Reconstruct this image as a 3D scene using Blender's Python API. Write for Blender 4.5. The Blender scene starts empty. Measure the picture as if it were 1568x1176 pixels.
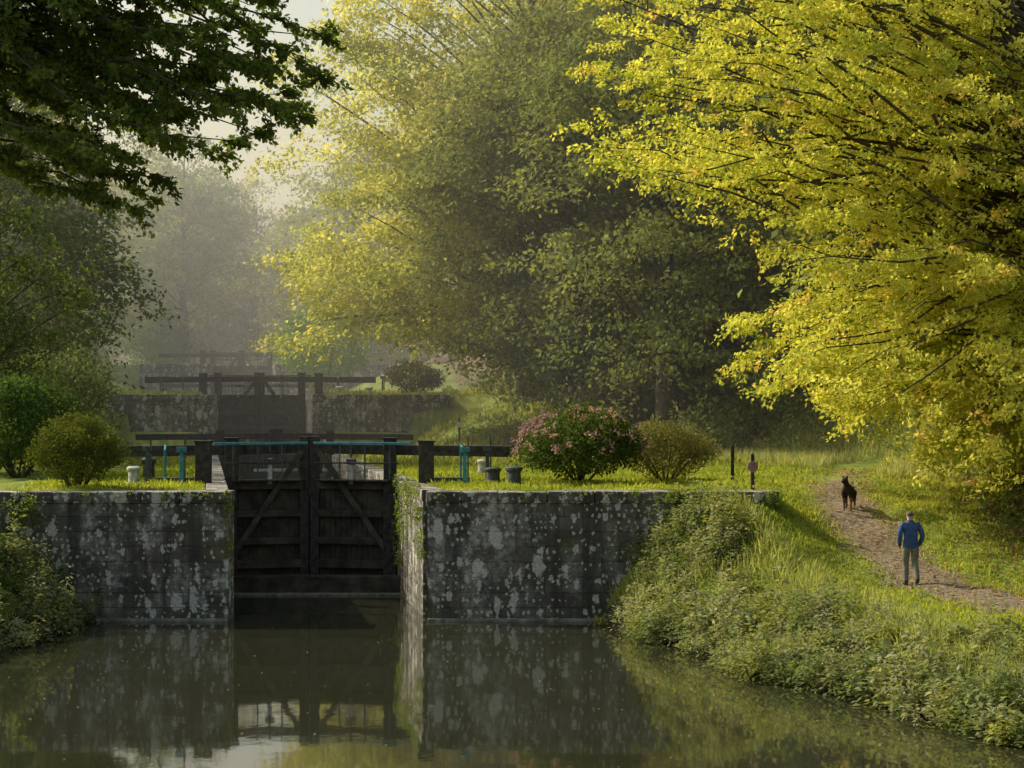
import bpy, math, numpy as np
from mathutils import Vector
R=np.random.RandomState
sc=bpy.context.scene
sc.view_settings.view_transform='Standard'; sc.view_settings.look='None'; sc.view_settings.exposure=0
def link(o,parent=None):
    sc.collection.objects.link(o)
    if parent is not None: o.parent=parent
    return o
def empty(name):
    e=bpy.data.objects.new(name,None); link(e); return e
# ---------------------------------------------------------------- materials
def newmat(name):
    m=bpy.data.materials.new(name); m.use_nodes=True
    nt=m.node_tree; nt.nodes.clear(); return m,nt,nt.nodes,nt.links
def mat_basic(name,c1,c2,scale=4,rough=0.8,bump=0.3,bscale=None,spec=0.3,metal=0,detail=5):
    m,nt,N,L=newmat(name)
    out=N.new('ShaderNodeOutputMaterial'); b=N.new('ShaderNodeBsdfPrincipled')
    tc=N.new('ShaderNodeNewGeometry'); n=N.new('ShaderNodeTexNoise'); n.inputs['Scale'].default_value=scale; n.inputs['Detail'].default_value=detail
    L.new(tc.outputs['Position'],n.inputs['Vector'])
    r=N.new('ShaderNodeValToRGB'); r.color_ramp.elements[0].position=.35; r.color_ramp.elements[1].position=.65
    r.color_ramp.elements[0].color=(*c1,1); r.color_ramp.elements[1].color=(*c2,1)
    L.new(n.outputs['Fac'],r.inputs['Fac']); L.new(r.outputs['Color'],b.inputs['Base Color'])
    b.inputs['Roughness'].default_value=rough; b.inputs['Specular IOR Level'].default_value=spec; b.inputs['Metallic'].default_value=metal
    n2=N.new('ShaderNodeTexNoise'); n2.inputs['Scale'].default_value=bscale or scale*4; n2.inputs['Detail'].default_value=6
    L.new(tc.outputs['Position'],n2.inputs['Vector'])
    bp=N.new('ShaderNodeBump'); bp.inputs['Strength'].default_value=bump; bp.inputs['Distance'].default_value=.05
    L.new(n2.outputs['Fac'],bp.inputs['Height']); L.new(bp.outputs['Normal'],b.inputs['Normal'])
    L.new(b.outputs['BSDF'],out.inputs['Surface']); return m
def mat_leaf(name,trans=.45,tint=(1.25,1.15,.5)):
    m,nt,N,L=newmat(name)
    out=N.new('ShaderNodeOutputMaterial'); a=N.new('ShaderNodeAttribute'); a.attribute_name='col'
    d=N.new('ShaderNodeBsdfDiffuse'); t=N.new('ShaderNodeBsdfTranslucent')
    mx=N.new('ShaderNodeMix'); mx.data_type='RGBA'; mx.blend_type='MULTIPLY'; mx.inputs[0].default_value=1
    L.new(a.outputs['Color'],d.inputs['Color']); L.new(a.outputs['Color'],mx.inputs[6]); mx.inputs[7].default_value=(*tint,1)
    L.new(mx.outputs[2],t.inputs['Color'])
    s1=N.new('ShaderNodeMixShader'); s1.inputs[0].default_value=trans; L.new(d.outputs[0],s1.inputs[1]); L.new(t.outputs[0],s1.inputs[2])
    L.new(s1.outputs[0],out.inputs['Surface']); return m
LEAF=mat_leaf('leaf'); LEAFY=mat_leaf('beech_leaf',.5,(1.2,1.12,.72)); LEAFD=mat_leaf('oak_leaf',.38,(1.2,1.2,.4))
BARK=mat_basic('bark',(.04,.033,.023),(.12,.10,.075),3,.9,.8,14)
def mat_stone():
    m,nt,N,L=newmat('lock_masonry')
    out=N.new('ShaderNodeOutputMaterial'); b=N.new('ShaderNodeBsdfPrincipled'); b.inputs['Roughness'].default_value=.85
    g=N.new('ShaderNodeNewGeometry'); sx=N.new('ShaderNodeSeparateXYZ'); L.new(g.outputs['Position'],sx.inputs[0])
    ad=N.new('ShaderNodeMath'); ad.operation='ADD'; L.new(sx.outputs[0],ad.inputs[0]); L.new(sx.outputs[1],ad.inputs[1])
    cb=N.new('ShaderNodeCombineXYZ'); L.new(ad.outputs[0],cb.inputs[0]); L.new(sx.outputs[2],cb.inputs[1])
    def noise(scale,detail=5,vec=None,rough=.6):
        n=N.new('ShaderNodeTexNoise'); n.inputs['Scale'].default_value=scale; n.inputs['Detail'].default_value=detail; n.inputs['Roughness'].default_value=rough
        L.new(vec or g.outputs['Position'],n.inputs['Vector']); return n.outputs['Fac']
    def ramp(f,p0,c0,p1,c1):
        r=N.new('ShaderNodeValToRGB'); e=r.color_ramp.elements; e[0].position=p0; e[1].position=p1; e[0].color=(*c0,1); e[1].color=(*c1,1); L.new(f,r.inputs[0]); return r.outputs[0]
    def mix(f,a,bb,bt='MIX'):
        x=N.new('ShaderNodeMix'); x.data_type='RGBA'; x.blend_type=bt
        if isinstance(f,float): x.inputs[0].default_value=f
        else: L.new(f,x.inputs[0])
        for i,v in ((6,a),(7,bb)):
            if isinstance(v,tuple): x.inputs[i].default_value=(*v,1)
            else: L.new(v,x.inputs[i])
        return x.outputs[2]
    def math_(op,a,bb):
        x=N.new('ShaderNodeMath'); x.operation=op
        for i,v in ((0,a),(1,bb)):
            if isinstance(v,(float,int)): x.inputs[i].default_value=v
            else: L.new(v,x.inputs[i])
        return x.outputs[0]
    br=N.new('ShaderNodeTexBrick'); br.inputs['Scale'].default_value=1; br.inputs['Brick Width'].default_value=.95; br.inputs['Row Height'].default_value=.38
    br.inputs['Mortar Size'].default_value=.014; br.inputs['Mortar Smooth'].default_value=.6; br.inputs['Bias'].default_value=0
    br.inputs['Color1'].default_value=(.07,.063,.047,1); br.inputs['Color2'].default_value=(.17,.153,.12,1); br.inputs['Mortar'].default_value=(.035,.032,.024,1)
    wn=N.new('ShaderNodeTexNoise'); wn.inputs['Scale'].default_value=1.6; L.new(g.outputs['Position'],wn.inputs['Vector'])
    mw=N.new('ShaderNodeVectorMath'); mw.operation='MULTIPLY_ADD'; L.new(wn.outputs['Color'],mw.inputs[0]); mw.inputs[1].default_value=(.12,.10,0); L.new(cb.outputs[0],mw.inputs[2])
    L.new(mw.outputs[0],br.inputs['Vector'])
    base=mix(ramp(noise(1.1,8),.42,(0,0,0),.66,(1,1,1)),br.outputs['Color'],(.045,.041,.031))
    base=mix(ramp(noise(1.7,6),.48,(0,0,0),.70,(.85,.85,.85)),base,(.105,.115,.045))
    base=mix(ramp(noise(.6,4),.56,(0,0,0),.72,(.6,.6,.6)),base,(.21,.13,.10))
    hi=ramp(sx.outputs[2],.0,(.3,.3,.3),1.,(1,1,1))
    hx=ramp(math_('MULTIPLY_ADD',sx.outputs[0],-.12),.2,(.4,.4,.4),.8,(1,1,1))
    weather=ramp(noise(.7,10,rough=.78),.49,(0,0,0),.57,(1,1,1))
    base=mix(math_('MULTIPLY',math_('MULTIPLY',weather,math_('MULTIPLY',hi,hx)),ramp(noise(6,8,rough=.7),.40,(.1,.1,.1),.58,(1,1,1))),base,mix(noise(14,4),(.26,.255,.21),(.52,.51,.44)))
    ms=N.new('ShaderNodeVectorMath'); ms.operation='MULTIPLY'; L.new(cb.outputs[0],ms.inputs[0]); ms.inputs[1].default_value=(2.6,.22,1)
    base=mix(ramp(noise(1.0,6,ms.outputs[0]),.46,(0,0,0),.62,(.85,.85,.85)),base,(.036,.033,.024))
    clus=noise(.9,4)
    for sc_,thr,cut,st,cl in ((2.0,.42,.36,1.8,.43),(3.8,.42,.44,1.5,.45),(8,.42,.42,1.2,.45)):
        n3=N.new('ShaderNodeTexNoise'); n3.inputs['Scale'].default_value=sc_*2.0; n3.inputs['Detail'].default_value=8; n3.inputs['Roughness'].default_value=.75; L.new(g.outputs['Position'],n3.inputs['Vector'])
        v0=N.new('ShaderNodeVectorMath'); v0.operation='MULTIPLY_ADD'; L.new(n3.outputs['Color'],v0.inputs[0]); v0.inputs[1].default_value=(1.1/sc_,1.4/sc_,.3/sc_)
        v00=N.new('ShaderNodeVectorMath'); v00.operation='MULTIPLY'; L.new(cb.outputs[0],v00.inputs[0]); v00.inputs[1].default_value=(1,1/st,1); L.new(v00.outputs[0],v0.inputs[2])
        vo=N.new('ShaderNodeTexVoronoi'); vo.inputs['Scale'].default_value=sc_; L.new(v0.outputs[0],vo.inputs['Vector']); vo.voronoi_dimensions='2D'
        sp=N.new('ShaderNodeSeparateColor'); L.new(vo.outputs['Color'],sp.inputs[0])
        rad=math_('MULTIPLY',math_('MULTIPLY_ADD',sp.outputs[0],.8),thr)
        m1=math_('MULTIPLY',math_('LESS_THAN',vo.outputs['Distance'],math_('MULTIPLY',rad,.6)),math_('LESS_THAN',sp.outputs[1],cut))
        m1=math_('MULTIPLY',m1,math_('GREATER_THAN',clus,cl))
        lic=mix(noise(25,3),(.32,.32,.27),(.74,.73,.65))
        base=mix(math_('MULTIPLY',m1,ramp(noise(18,4),.35,(.45,.45,.45),.6,(.98,.98,.98))),base,lic)
    L.new(base,b.inputs['Base Color'])
    bp=N.new('ShaderNodeBump'); bp.inputs['Strength'].default_value=.7; bp.inputs['Distance'].default_value=.05
    hh=math_('ADD',math_('MULTIPLY',br.outputs['Fac'],-.7),noise(9,8)); L.new(hh,bp.inputs['Height']); L.new(bp.outputs[0],b.inputs['Normal'])
    L.new(b.outputs[0],out.inputs['Surface']); return m
STONE=mat_stone()
COPING=mat_basic('coping_stone',(.12,.12,.09),(.28,.28,.22),5,.9,.5,18)
WOOD=mat_basic('dark_gate_timber',(.024,.023,.019),(.07,.062,.048),6,.7,.5,20)
WETWOOD=mat_basic('wet_planks',(.028,.026,.019),(.09,.075,.05),2.5,.5,.6,9)
TEAL=mat_basic('teal_paint',(.03,.18,.21),(.08,.30,.34),8,.5,.1)
REDP=mat_basic('red_brown_paint',(.14,.03,.03),(.22,.07,.06),8,.6,.1)
PALE=mat_basic('galvanised_metal',(.3,.31,.29),(.6,.6,.55),10,.5,.1)
IRON=mat_basic('dark_iron',(.04,.05,.05),(.10,.11,.10),12,.6,.3)
# ---------------------------------------------------------------- mesh builder
class MB:
    def __init__(s): s.v=[]; s.f=[]; s.m=[]
    def add(s,vs,fs,mi=0):
        o=len(s.v); s.v+= [tuple(map(float,p)) for p in vs]
        for f in fs: s.f.append([o+i for i in f]); s.m.append(mi)
    def beam(s,a,b,w,h,mi=0,w2=None,h2=None):
        a=np.array(a,float); b=np.array(b,float); d=b-a; d/=np.linalg.norm(d)
        up=np.array([0,0,1.]) if abs(d[2])<.95 else np.array([0,1.,0])
        si=np.cross(d,up); si/=np.linalg.norm(si); u=np.cross(si,d)
        w2=w if w2 is None else w2; h2=h if h2 is None else h2
        vs=[a+si*w/2*x+u*h/2*y for x,y in((-1,-1),(1,-1),(1,1),(-1,1))]+[b+si*w2/2*x+u*h2/2*y for x,y in((-1,-1),(1,-1),(1,1),(-1,1))]
        s.add(vs,[(0,1,2,3),(7,6,5,4),(0,4,5,1),(1,5,6,2),(2,6,7,3),(3,7,4,0)],mi)
    def prism(s,fp,z0,z1,mi=0):
        n=len(fp); vs=[(x,y,z0) for x,y in fp]+[(x,y,z1) for x,y in fp]
        s.add(vs,[tuple(range(n))[::-1],tuple(range(n,2*n))]+[(i,(i+1)%n,n+(i+1)%n,n+i) for i in range(n)],mi)
    def tube(s,pts,rs,n=6,mi=0):
        pts=np.array(pts,float); k=len(pts); tg=np.gradient(pts,axis=0); tg/=np.linalg.norm(tg,axis=1)[:,None]+1e-9
        ref=np.array([.31,.17,.93]) if abs(tg[0][2])<.8 else np.array([1.,.1,0])
        vs=[]
        for p,t,r in zip(pts,tg,rs):
            a=np.cross(t,ref); a/=np.linalg.norm(a)+1e-9; b=np.cross(t,a)
            for j in range(n):
                an=2*math.pi*j/n; vs.append(p+r*(math.cos(an)*a+math.sin(an)*b))
        fs=[(i*n+j,i*n+(j+1)%n,(i+1)*n+(j+1)%n,(i+1)*n+j) for i in range(k-1) for j in range(n)]
        fs+=[tuple(range(n))[::-1],tuple((k-1)*n+j for j in range(n))]
        s.add(vs,fs,mi)
    def lathe(s,c,prof,n=16,mi=0):
        vs=[]; 
        for r,z in prof:
            for j in range(n):
                an=2*math.pi*j/n; vs.append((c[0]+r*math.cos(an),c[1]+r*math.sin(an),c[2]+z))
        k=len(prof); fs=[(i*n+j,i*n+(j+1)%n,(i+1)*n+(j+1)%n,(i+1)*n+j) for i in range(k-1) for j in range(n)]
        fs+=[tuple(range(n))[::-1],tuple((k-1)*n+j for j in range(n))]
        s.add(vs,fs,mi)
    def obj(s,name,mats,parent=None,bevel=0,smooth=False):
        me=bpy.data.meshes.new(name); me.from_pydata(s.v,[],s.f); 
        for m in mats: me.materials.append(m)
        me.polygons.foreach_set('material_index',s.m)
        if smooth: me.polygons.foreach_set('use_smooth',[True]*len(s.f))
        me.update(); o=bpy.data.objects.new(name,me); link(o,parent)
        if bevel:
            b=o.modifiers.new('bevel','BEVEL'); b.width=bevel; b.segments=2; b.limit_method='ANGLE'
        return o
def nrm(a): return a/(np.linalg.norm(a,axis=-1,keepdims=True)+1e-9)
def leaf_mesh(name,P,D,Nn,Ls,cols,wr=.6,mat=LEAF):
    n=len(P); D=nrm(D); S=nrm(np.cross(D,Nn)); Ls=Ls[:,None]; W=Ls*wr*.5; U=nrm(np.cross(S,D))
    V=np.empty((n,4,3),np.float32); V[:,0]=P; V[:,1]=P+D*Ls*.45+S*W+U*Ls*.08; V[:,2]=P+D*Ls; V[:,3]=P+D*Ls*.45-S*W+U*Ls*.08
    me=bpy.data.meshes.new(name); me.vertices.add(n*4); me.vertices.foreach_set('co',V.reshape(-1))
    me.loops.add(n*4); me.loops.foreach_set('vertex_index',np.arange(n*4,dtype=np.int32))
    me.polygons.add(n); me.polygons.foreach_set('loop_start',np.arange(0,n*4,4,dtype=np.int32))
    me.update(calc_edges=True)
    at=me.attributes.new('col','FLOAT_COLOR','POINT'); c=np.ones((n,4,4),np.float32); c[:,:,:3]=np.clip(cols,0,.88)[:,None,:]
    at.data.foreach_set('color',c.reshape(-1)); me.materials.append(mat); return me
def mixcol(a,b,t): t=np.asarray(t)[...,None]; return np.array(a)*(1-t)+np.array(b)*t
# ---------------------------------------------------------------- terrain
K=.158
def sst(a,b,x): t=np.clip((np.asarray(x,float)-a)/(b-a),0,1); return t*t*(3-2*t)
def cx(y): return -4.6-K*np.maximum(np.asarray(y,float)-49,0)
def xr(y): return np.interp(y,[0,20,31,34.5,38.6,42.6,48.4,49.3],[14,12,8.1,7,5,4.1,2.2,2.0])
def xl(y): return np.interp(y,[0,30,43,48.4,49.3],[-14,-12.5,-11.3,-10.5,-10.3])
def xb(y): return np.interp(y,[20,38,41,43,45.5,52,66,72,78,90,100,150,300],[14,14.5,14,12.9,11.9,11.6,12.5,11,7.5,3.5,2,-6,-25])
def ground(x,y):
    x=np.asarray(x,float); y=np.asarray(y,float); s=x-cx(y)
    side=3.2+2.7*sst(87,102,y)+2.6*sst(137,152,y); core=3.2+2.7*(y>99.9)+2.6*(y>150.3)
    w=sst(5.5,13,abs(s)); P=core*(1-w)+side*w
    PL=np.interp(y,[20,30,38,42,45.5,49,52,56,60],[.8,.8,.9,1.,1.23,1.9,2.6,3.1,3.2])
    KL=np.interp(y,[20,38,41,44,46,48,49.2],[.8,.9,1.,1.25,1.9,2.6,3.1])
    r=sst(6,8.5,x)
    front=y<49.25
    lev=np.where(front,KL,P)
    lev=np.where((y<60)&(x>0),lev*(1-r)+PL*r,lev)
    t=(x-xr(y))/3.2
    zr=np.where(t<0,np.maximum(t*2,-1.5),lev*np.sin(np.clip(t,0,1)*math.pi/2))
    t2=(xl(y)-x)/4.; lv=np.interp(y,[20,40,49],[1.3,1.9,2.9])
    zl=np.where(t2<0,np.maximum(t2*2.5,-1.5),lv*np.sin(np.clip(t2,0,1)*math.pi/2))
    z=np.where(front,np.where(x>-4.6,zr,zl),lev)
    wl=np.where(y<58.2,0,np.where(y<108.8,2.7,np.where(y<159.2,5.4,8.)))
    wc=np.where(((y>90)&(y<99.9))|((y>141)&(y<150.3)),7.2,3.0)
    canal=(~front)&(abs(s)<wc)&(y<215)
    z=np.where(canal,wl-1.5,z)
    d=np.maximum(x-xb(y),0); hr=.5*d*sst(0,5,d); hr=24*(1-np.exp(-hr/24))
    d2=np.maximum(cx(y)-14-x,0)*sst(30,52,y); hl=.30*d2*sst(0,5,d2); hl=9*(1-np.exp(-hl/9))
    z=z+hr+hl+12*sst(215,420,y)
    z=z+np.where(canal,0,.05*np.sin(x*1.7+y*.9)+.035*np.sin(x*3.1-y*2.3))*sst(3.4,6,abs(s))
    return z
def gz(x,y): return float(ground(x,y))
pathline=np.array([(12.4,70),(10.6,62),(9.3,56),(8.9,52),(9.2,48.5),(9.75,45.5),(10.8,43),(12.8,41),(16,39.5)])
def pathdist(x,y):
    best=np.full(x.shape,1e9)
    for a,b in zip(pathline[:-1],pathline[1:]):
        ab=b-a; t=np.clip(((x-a[0])*ab[0]+(y-a[1])*ab[1])/(ab@ab),0,1)
        best=np.minimum(best,np.hypot(x-a[0]-t*ab[0],y-a[1]-t*ab[1]))
    return best
sl=list(np.arange(-24,24.01,.4)); 
g=24; st=.6
while g<700: g+=st; st*=1.13; sl.append(g); sl.insert(0,-g)
yl=[-60,-30,-10,5,15,20,24,26]+list(np.arange(28,72,.5))+list(np.arange(72,165,1.0)); g=165; st=2
while g<1200: yl.append(g); g+=st; st*=1.09
SS,YY=np.meshgrid(sl,yl); XX=SS+cx(YY); ZZ=ground(XX,YY)
ny,nx=XX.shape
me=bpy.data.meshes.new('ground'); idx=np.arange(ny*nx).reshape(ny,nx)
q=np.stack([idx[:-1,:-1],idx[:-1,1:],idx[1:,1:],idx[1:,:-1]],-1).reshape(-1,4)
me.from_pydata(np.stack([XX,YY,ZZ],-1).reshape(-1,3).tolist(),[],q.tolist())
me.polygons.foreach_set('use_smooth',[True]*len(q))
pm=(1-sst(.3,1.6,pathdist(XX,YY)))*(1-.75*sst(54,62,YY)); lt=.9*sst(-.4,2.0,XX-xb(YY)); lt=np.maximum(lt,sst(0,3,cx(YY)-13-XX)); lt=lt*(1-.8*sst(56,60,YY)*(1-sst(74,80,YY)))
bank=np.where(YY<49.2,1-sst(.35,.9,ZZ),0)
for nm,a in (('pathmask',pm),('litter',lt),('bankedge',bank)):
    at=me.attributes.new(nm,'FLOAT','POINT'); at.data.foreach_set('value',a.reshape(-1).astype(np.float32))
def mat_ground():
    m,nt,N,L=newmat('grass_and_earth')
    out=N.new('ShaderNodeOutputMaterial'); b=N.new('ShaderNodeBsdfPrincipled'); b.inputs['Roughness'].default_value=.95; b.inputs['Specular IOR Level'].default_value=.1
    g=N.new('ShaderNodeNewGeometry')
    def noise(s,d=5):
        n=N.new('ShaderNodeTexNoise'); n.inputs['Scale'].default_value=s; n.inputs['Detail'].default_value=d; L.new(g.outputs['Position'],n.inputs['Vector']); return n.outputs['Fac']
    def ramp(f,cs):
        r=N.new('ShaderNodeValToRGB'); e=r.color_ramp.elements
        while len(e)<len(cs): e.new(.5)
        for i,(p,c) in enumerate(cs): e[i].position=p; e[i].color=(*c,1)
        L.new(f,r.inputs[0]); return r.outputs[0]
    def mix(f,a,c):
        x=N.new('ShaderNodeMix'); x.data_type='RGBA'; L.new(f,x.inputs[0]); L.new(a,x.inputs[6])
        if isinstance(c,tuple): x.inputs[7].default_value=(*c,1)
        else: L.new(c,x.inputs[7])
        return x.outputs[2]
    def att(nm,s,k=1.2):
        a=N.new('ShaderNodeAttribute'); a.attribute_name=nm
        x=N.new('ShaderNodeMath'); x.operation='ADD'; L.new(a.outputs['Fac'],x.inputs[0])
        y=N.new('ShaderNodeMath'); y.operation='MULTIPLY_ADD'; L.new(noise(s,8),y.inputs[0]); y.inputs[1].default_value=k; y.inputs[2].default_value=-k/2; L.new(y.outputs[0],x.inputs[1])
        return ramp(x.outputs[0],[(.35,(0,0,0)),(.7,(1,1,1))])
    grass=ramp(noise(1.3,8),[(.3,(.08,.11,.02)),(.5,(.16,.21,.035)),(.7,(.25,.28,.07))])
    earth=ramp(noise(7,8),[(.35,(.12,.10,.065)),(.55,(.21,.165,.115)),(.7,(.30,.245,.17))])
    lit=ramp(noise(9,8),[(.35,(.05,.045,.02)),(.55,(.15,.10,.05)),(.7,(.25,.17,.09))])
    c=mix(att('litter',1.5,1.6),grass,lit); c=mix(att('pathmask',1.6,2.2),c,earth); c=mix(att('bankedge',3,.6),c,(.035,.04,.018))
    L.new(c,b.inputs['Base Color'])
    bp=N.new('ShaderNodeBump'); bp.inputs['Strength'].default_value=.6; bp.inputs['Distance'].default_value=.08; L.new(noise(14,6),bp.inputs['Height']); L.new(bp.outputs[0],b.inputs['Normal'])
    L.new(b.outputs[0],out.inputs['Surface']); return m
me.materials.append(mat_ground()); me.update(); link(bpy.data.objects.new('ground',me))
# ---------------------------------------------------------------- water
def mat_water():
    m,nt,N,L=newmat('canal_water')
    out=N.new('ShaderNodeOutputMaterial'); g=N.new('ShaderNodeNewGeometry')
    b=N.new('ShaderNodeBsdfPrincipled'); b.inputs['Base Color'].default_value=(.026,.028,.016,1); b.inputs['Roughness'].default_value=.035; b.inputs['IOR'].default_value=1.5
    b.inputs['Specular IOR Level'].default_value=1.0
    mp=N.new('ShaderNodeMapping'); L.new(g.outputs['Position'],mp.inputs[0]); mp.inputs['Scale'].default_value=(1,.7,1)
    n=N.new('ShaderNodeTexNoise'); n.inputs['Scale'].default_value=1.2; n.inputs['Detail'].default_value=3; L.new(mp.outputs[0],n.inputs['Vector'])
    bp=N.new('ShaderNodeBump'); bp.inputs['Strength'].default_value=.09; bp.inputs['Distance'].default_value=.03; L.new(n.outputs['Fac'],bp.inputs['Height'])
    L.new(bp.outputs[0],b.inputs['Normal']); L.new(b.outputs[0],out.inputs['Surface']); return m
WATER=mat_water()
def flat(name,pts,z,mat):
    me=bpy.data.meshes.new(name); me.from_pydata([(x,y,z) for x,y in pts],[],[tuple(range(len(pts)))]); me.materials.append(mat); link(bpy.data.objects.new(name,me))
flat('canal_water',[(-30,-20),(30,-20),(30,49.3),(cx(49.3)+2.8,49.3),(cx(57.8)+2.8,57.8),(cx(57.8)-2.8,57.8),(cx(49.3)-2.8,49.3),(-30,49.3)],0,WATER)
flat('canal_water',[(cx(57.6)-2.8,57.6),(cx(57.6)+2.8,57.6),(cx(90)+2.8,90),(cx(90)+7.4,90),(cx(99.8)+7.4,99.8),(cx(99.8)+2.8,99.8),(cx(107.5)+2.8,107.5),(cx(107.5)-2.8,107.5),(cx(99.8)-2.8,99.8),(cx(99.8)-7.4,99.8),(cx(90)-7.4,90),(cx(90)-2.8,90)],2.7,WATER)
flat('canal_water',[(cx(108.4)-2.8,108.4),(cx(108.4)+2.8,108.4),(cx(150)+2.8,150),(cx(150)-2.8,150)],5.4,WATER)
# ---------------------------------------------------------------- locks
def lock(Y0,P,W,wl_,wr_,rail,detail=True,blen=3.3,length=40):
    w=2.49
    def X(lx,ly): return float(cx(Y0+ly))+lx
    def p(lx,ly,z): return (X(lx,ly),Y0+ly,z)
    for sgn,ext in ((-1,wl_),(1,wr_)):
        root=empty('lock_wall')
        b=MB(); xi=X(sgn*w,0)
        b.prism([(xi,Y0),(ext,Y0),(ext,Y0+1.),(xi,Y0+1.)] if sgn>0 else [(ext,Y0),(xi,Y0),(xi,Y0+1.),(ext,Y0+1.)],W-2,P-.26)
        a=[(X(sgn*(w),1.0),Y0+1.0),(X(sgn*(w+.9),1.0),Y0+1.0),(X(sgn*(w+.9),length),Y0+length),(X(sgn*w,length),Y0+length)]
        b.prism(a if sgn>0 else a[::-1],W-2,P-.262)
        b.obj('masonry',[STONE],root)
        c=MB(); rs=R(int(Y0)+sgn+5); L_=abs(ext-xi); x=0
        while x<L_-.05:
            l=min(rs.uniform(.8,1.3),L_-x); x0=xi+sgn*(x-(.03 if x==0 else 0)); x1=xi+sgn*(x+l-.015)
            dy=rs.uniform(-.012,.012); dz=rs.uniform(-.012,.012)
            lo,hi=min(x0,x1),max(x0,x1); c.prism([(lo,Y0-.05+dy),(hi,Y0-.05+dy),(hi,Y0+.98),(lo,Y0+.98)],P-.255,P+.03+dz); x+=l
        y=1.0
        while y<length-.1:
            l=min(rs.uniform(.9,1.5),length-y); a=[(X(sgn*(w-.03),y),Y0+y),(X(sgn*(w+.55),y),Y0+y),(X(sgn*(w+.55),y+l-.015),Y0+y+l-.015),(X(sgn*(w-.03),y+l-.015),Y0+y+l-.015)]
            c.prism(a if sgn>0 else a[::-1],P-.255,P+.03+rs.uniform(-.01,.01)); y+=l
        c.obj('coping',[STONE],root,bevel=.025)
        f=MB(); lo,hi=min(xi,ext),max(xi,ext); f.prism([(lo,Y0-.14),(hi,Y0-.14),(hi,Y0-.003),(lo,Y0-.003)],W-1,W+.07)
        f.obj('footing',[COPING],root,bevel=.02)
    root=empty('lock_gate'); gy=7.7
    b=MB(); dk,wt,rl,pl,ir=0,1,2,3,4
    for sg in (-1,1):
        H=(sg*(w-.2),gy); M=(sg*.15,gy+.62)
        def q(t,z,off=0): return p(H[0]+(M[0]-H[0])*t,H[1]+(M[1]-H[1])*t+off,z)
        b.beam(q(0,W-1),q(0,P+1.2),.36,.36,dk); b.beam(q(1,W-1),q(1,P+1.28),.27,.3,dk)
        b.beam(q(0,P+1.2),q(0,P+1.26),.42,.42,dk)
        for z,h in ((P-.12,.26),(P-.95,.2),(P-1.75,.2),(W+.78,.24)):
            b.beam(q(.0,z),q(1,z),.26,h,wt)
        n=14
        for i in range(n):
            t0=(i+.06)/n; t1=(i+.94)/n; zz=P-.2+.02*math.sin(i*2.3)
            b.beam(q((t0+t1)/2,W-1,.14),q((t0+t1)/2,zz,.14),2.35/n*.93,.06,wt)
        b.beam(q(.95,P+.85,-.16),q(.04,W+1.15,-.16),.1,.17,wt)
        b.beam(q(1.0,P+.92,0),p(sg*(w+blen),gy-.35,P+.86),.3,.27,dk,.34,.32)
        b.beam(q(.02,P+.02,-.32),q(.98,P+.02,-.32),.42,.05,dk)
        b.beam(q(-.25,P+1.09,-.4),q(1.03,P+1.09,-.4),.05,.07,rl)
        b.beam(q(-.1,P+.52,-.4),q(1.03,P+.52,-.4),.035,.045,dk)
        for t in (0.02,.35,.68): b.beam(q(t,P+.05,-.4),q(t,P+1.08,-.4),.04,.04,ir)
        b.beam(q(.52,P-.1,-.12),q(.52,P+.66,-.12),.12,.1,pl); b.beam(q(.52,P+.66,-.12),q(.52,P+1.15,-.12),.05,.05,ir)
        b.beam(q(.46,P+.55,-.13),q(.58,P+.55,-.13),.14,.16,ir)
        b.beam(q(.3,P+.3,-.02),q(.9,P+.3,-.02),.08,.08,pl)
        b.beam(p(sg*(w+.62),gy-2.0,P),p(sg*(w+.62),gy-2.0,P+1.15),.42,.34,dk); b.beam(p(sg*(w+.62),gy-2.0,P+1.15),p(sg*(w+.62),gy-2.0,P+1.21),.48,.4,dk)
        for ly,h in ((gy-1.1,1.1),(gy-1.9,.95)):
            b.beam(p(sg*(w+1.7),ly,P),p(sg*(w+1.7),ly,P+h),.06,.06,rl)
        b.beam(p(sg*(w+1.7),gy-1.1,P+1.05),p(sg*(w+1.7),gy-1.9,P+.93),.05,.05,rl)
        b.beam(p(sg*(w+.9),gy-1.5,P+.1),p(sg*(w+1.9),gy-1.5,P+.1),.3,.12,ir)
    b.prism([p(-w,gy-.95,0)[:2],p(w,gy-.95,0)[:2],p(w,gy-.22,0)[:2],p(-w,gy-.22,0)[:2]],W-1,W+.52,wt)
    b.prism([p(-w,gy-1.15,0)[:2],p(w,gy-1.15,0)[:2],p(w,gy-.953,0)[:2],p(-w,gy-.953,0)[:2]],W-1,W+.06,5)
    b.obj('gate_timbers',[WOOD,WETWOOD,rail,PALE,IRON,COPING],root,bevel=.012)
lock(49,3.2,0,-20,6.7,TEAL,length=41)
lock(99.6,5.9,2.7,-20.6,-3.2,REDP,length=41,blen=3.8)
lock(150,8.5,5.4,-28.5,-9,IRON,length=60,blen=4.2)
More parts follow.
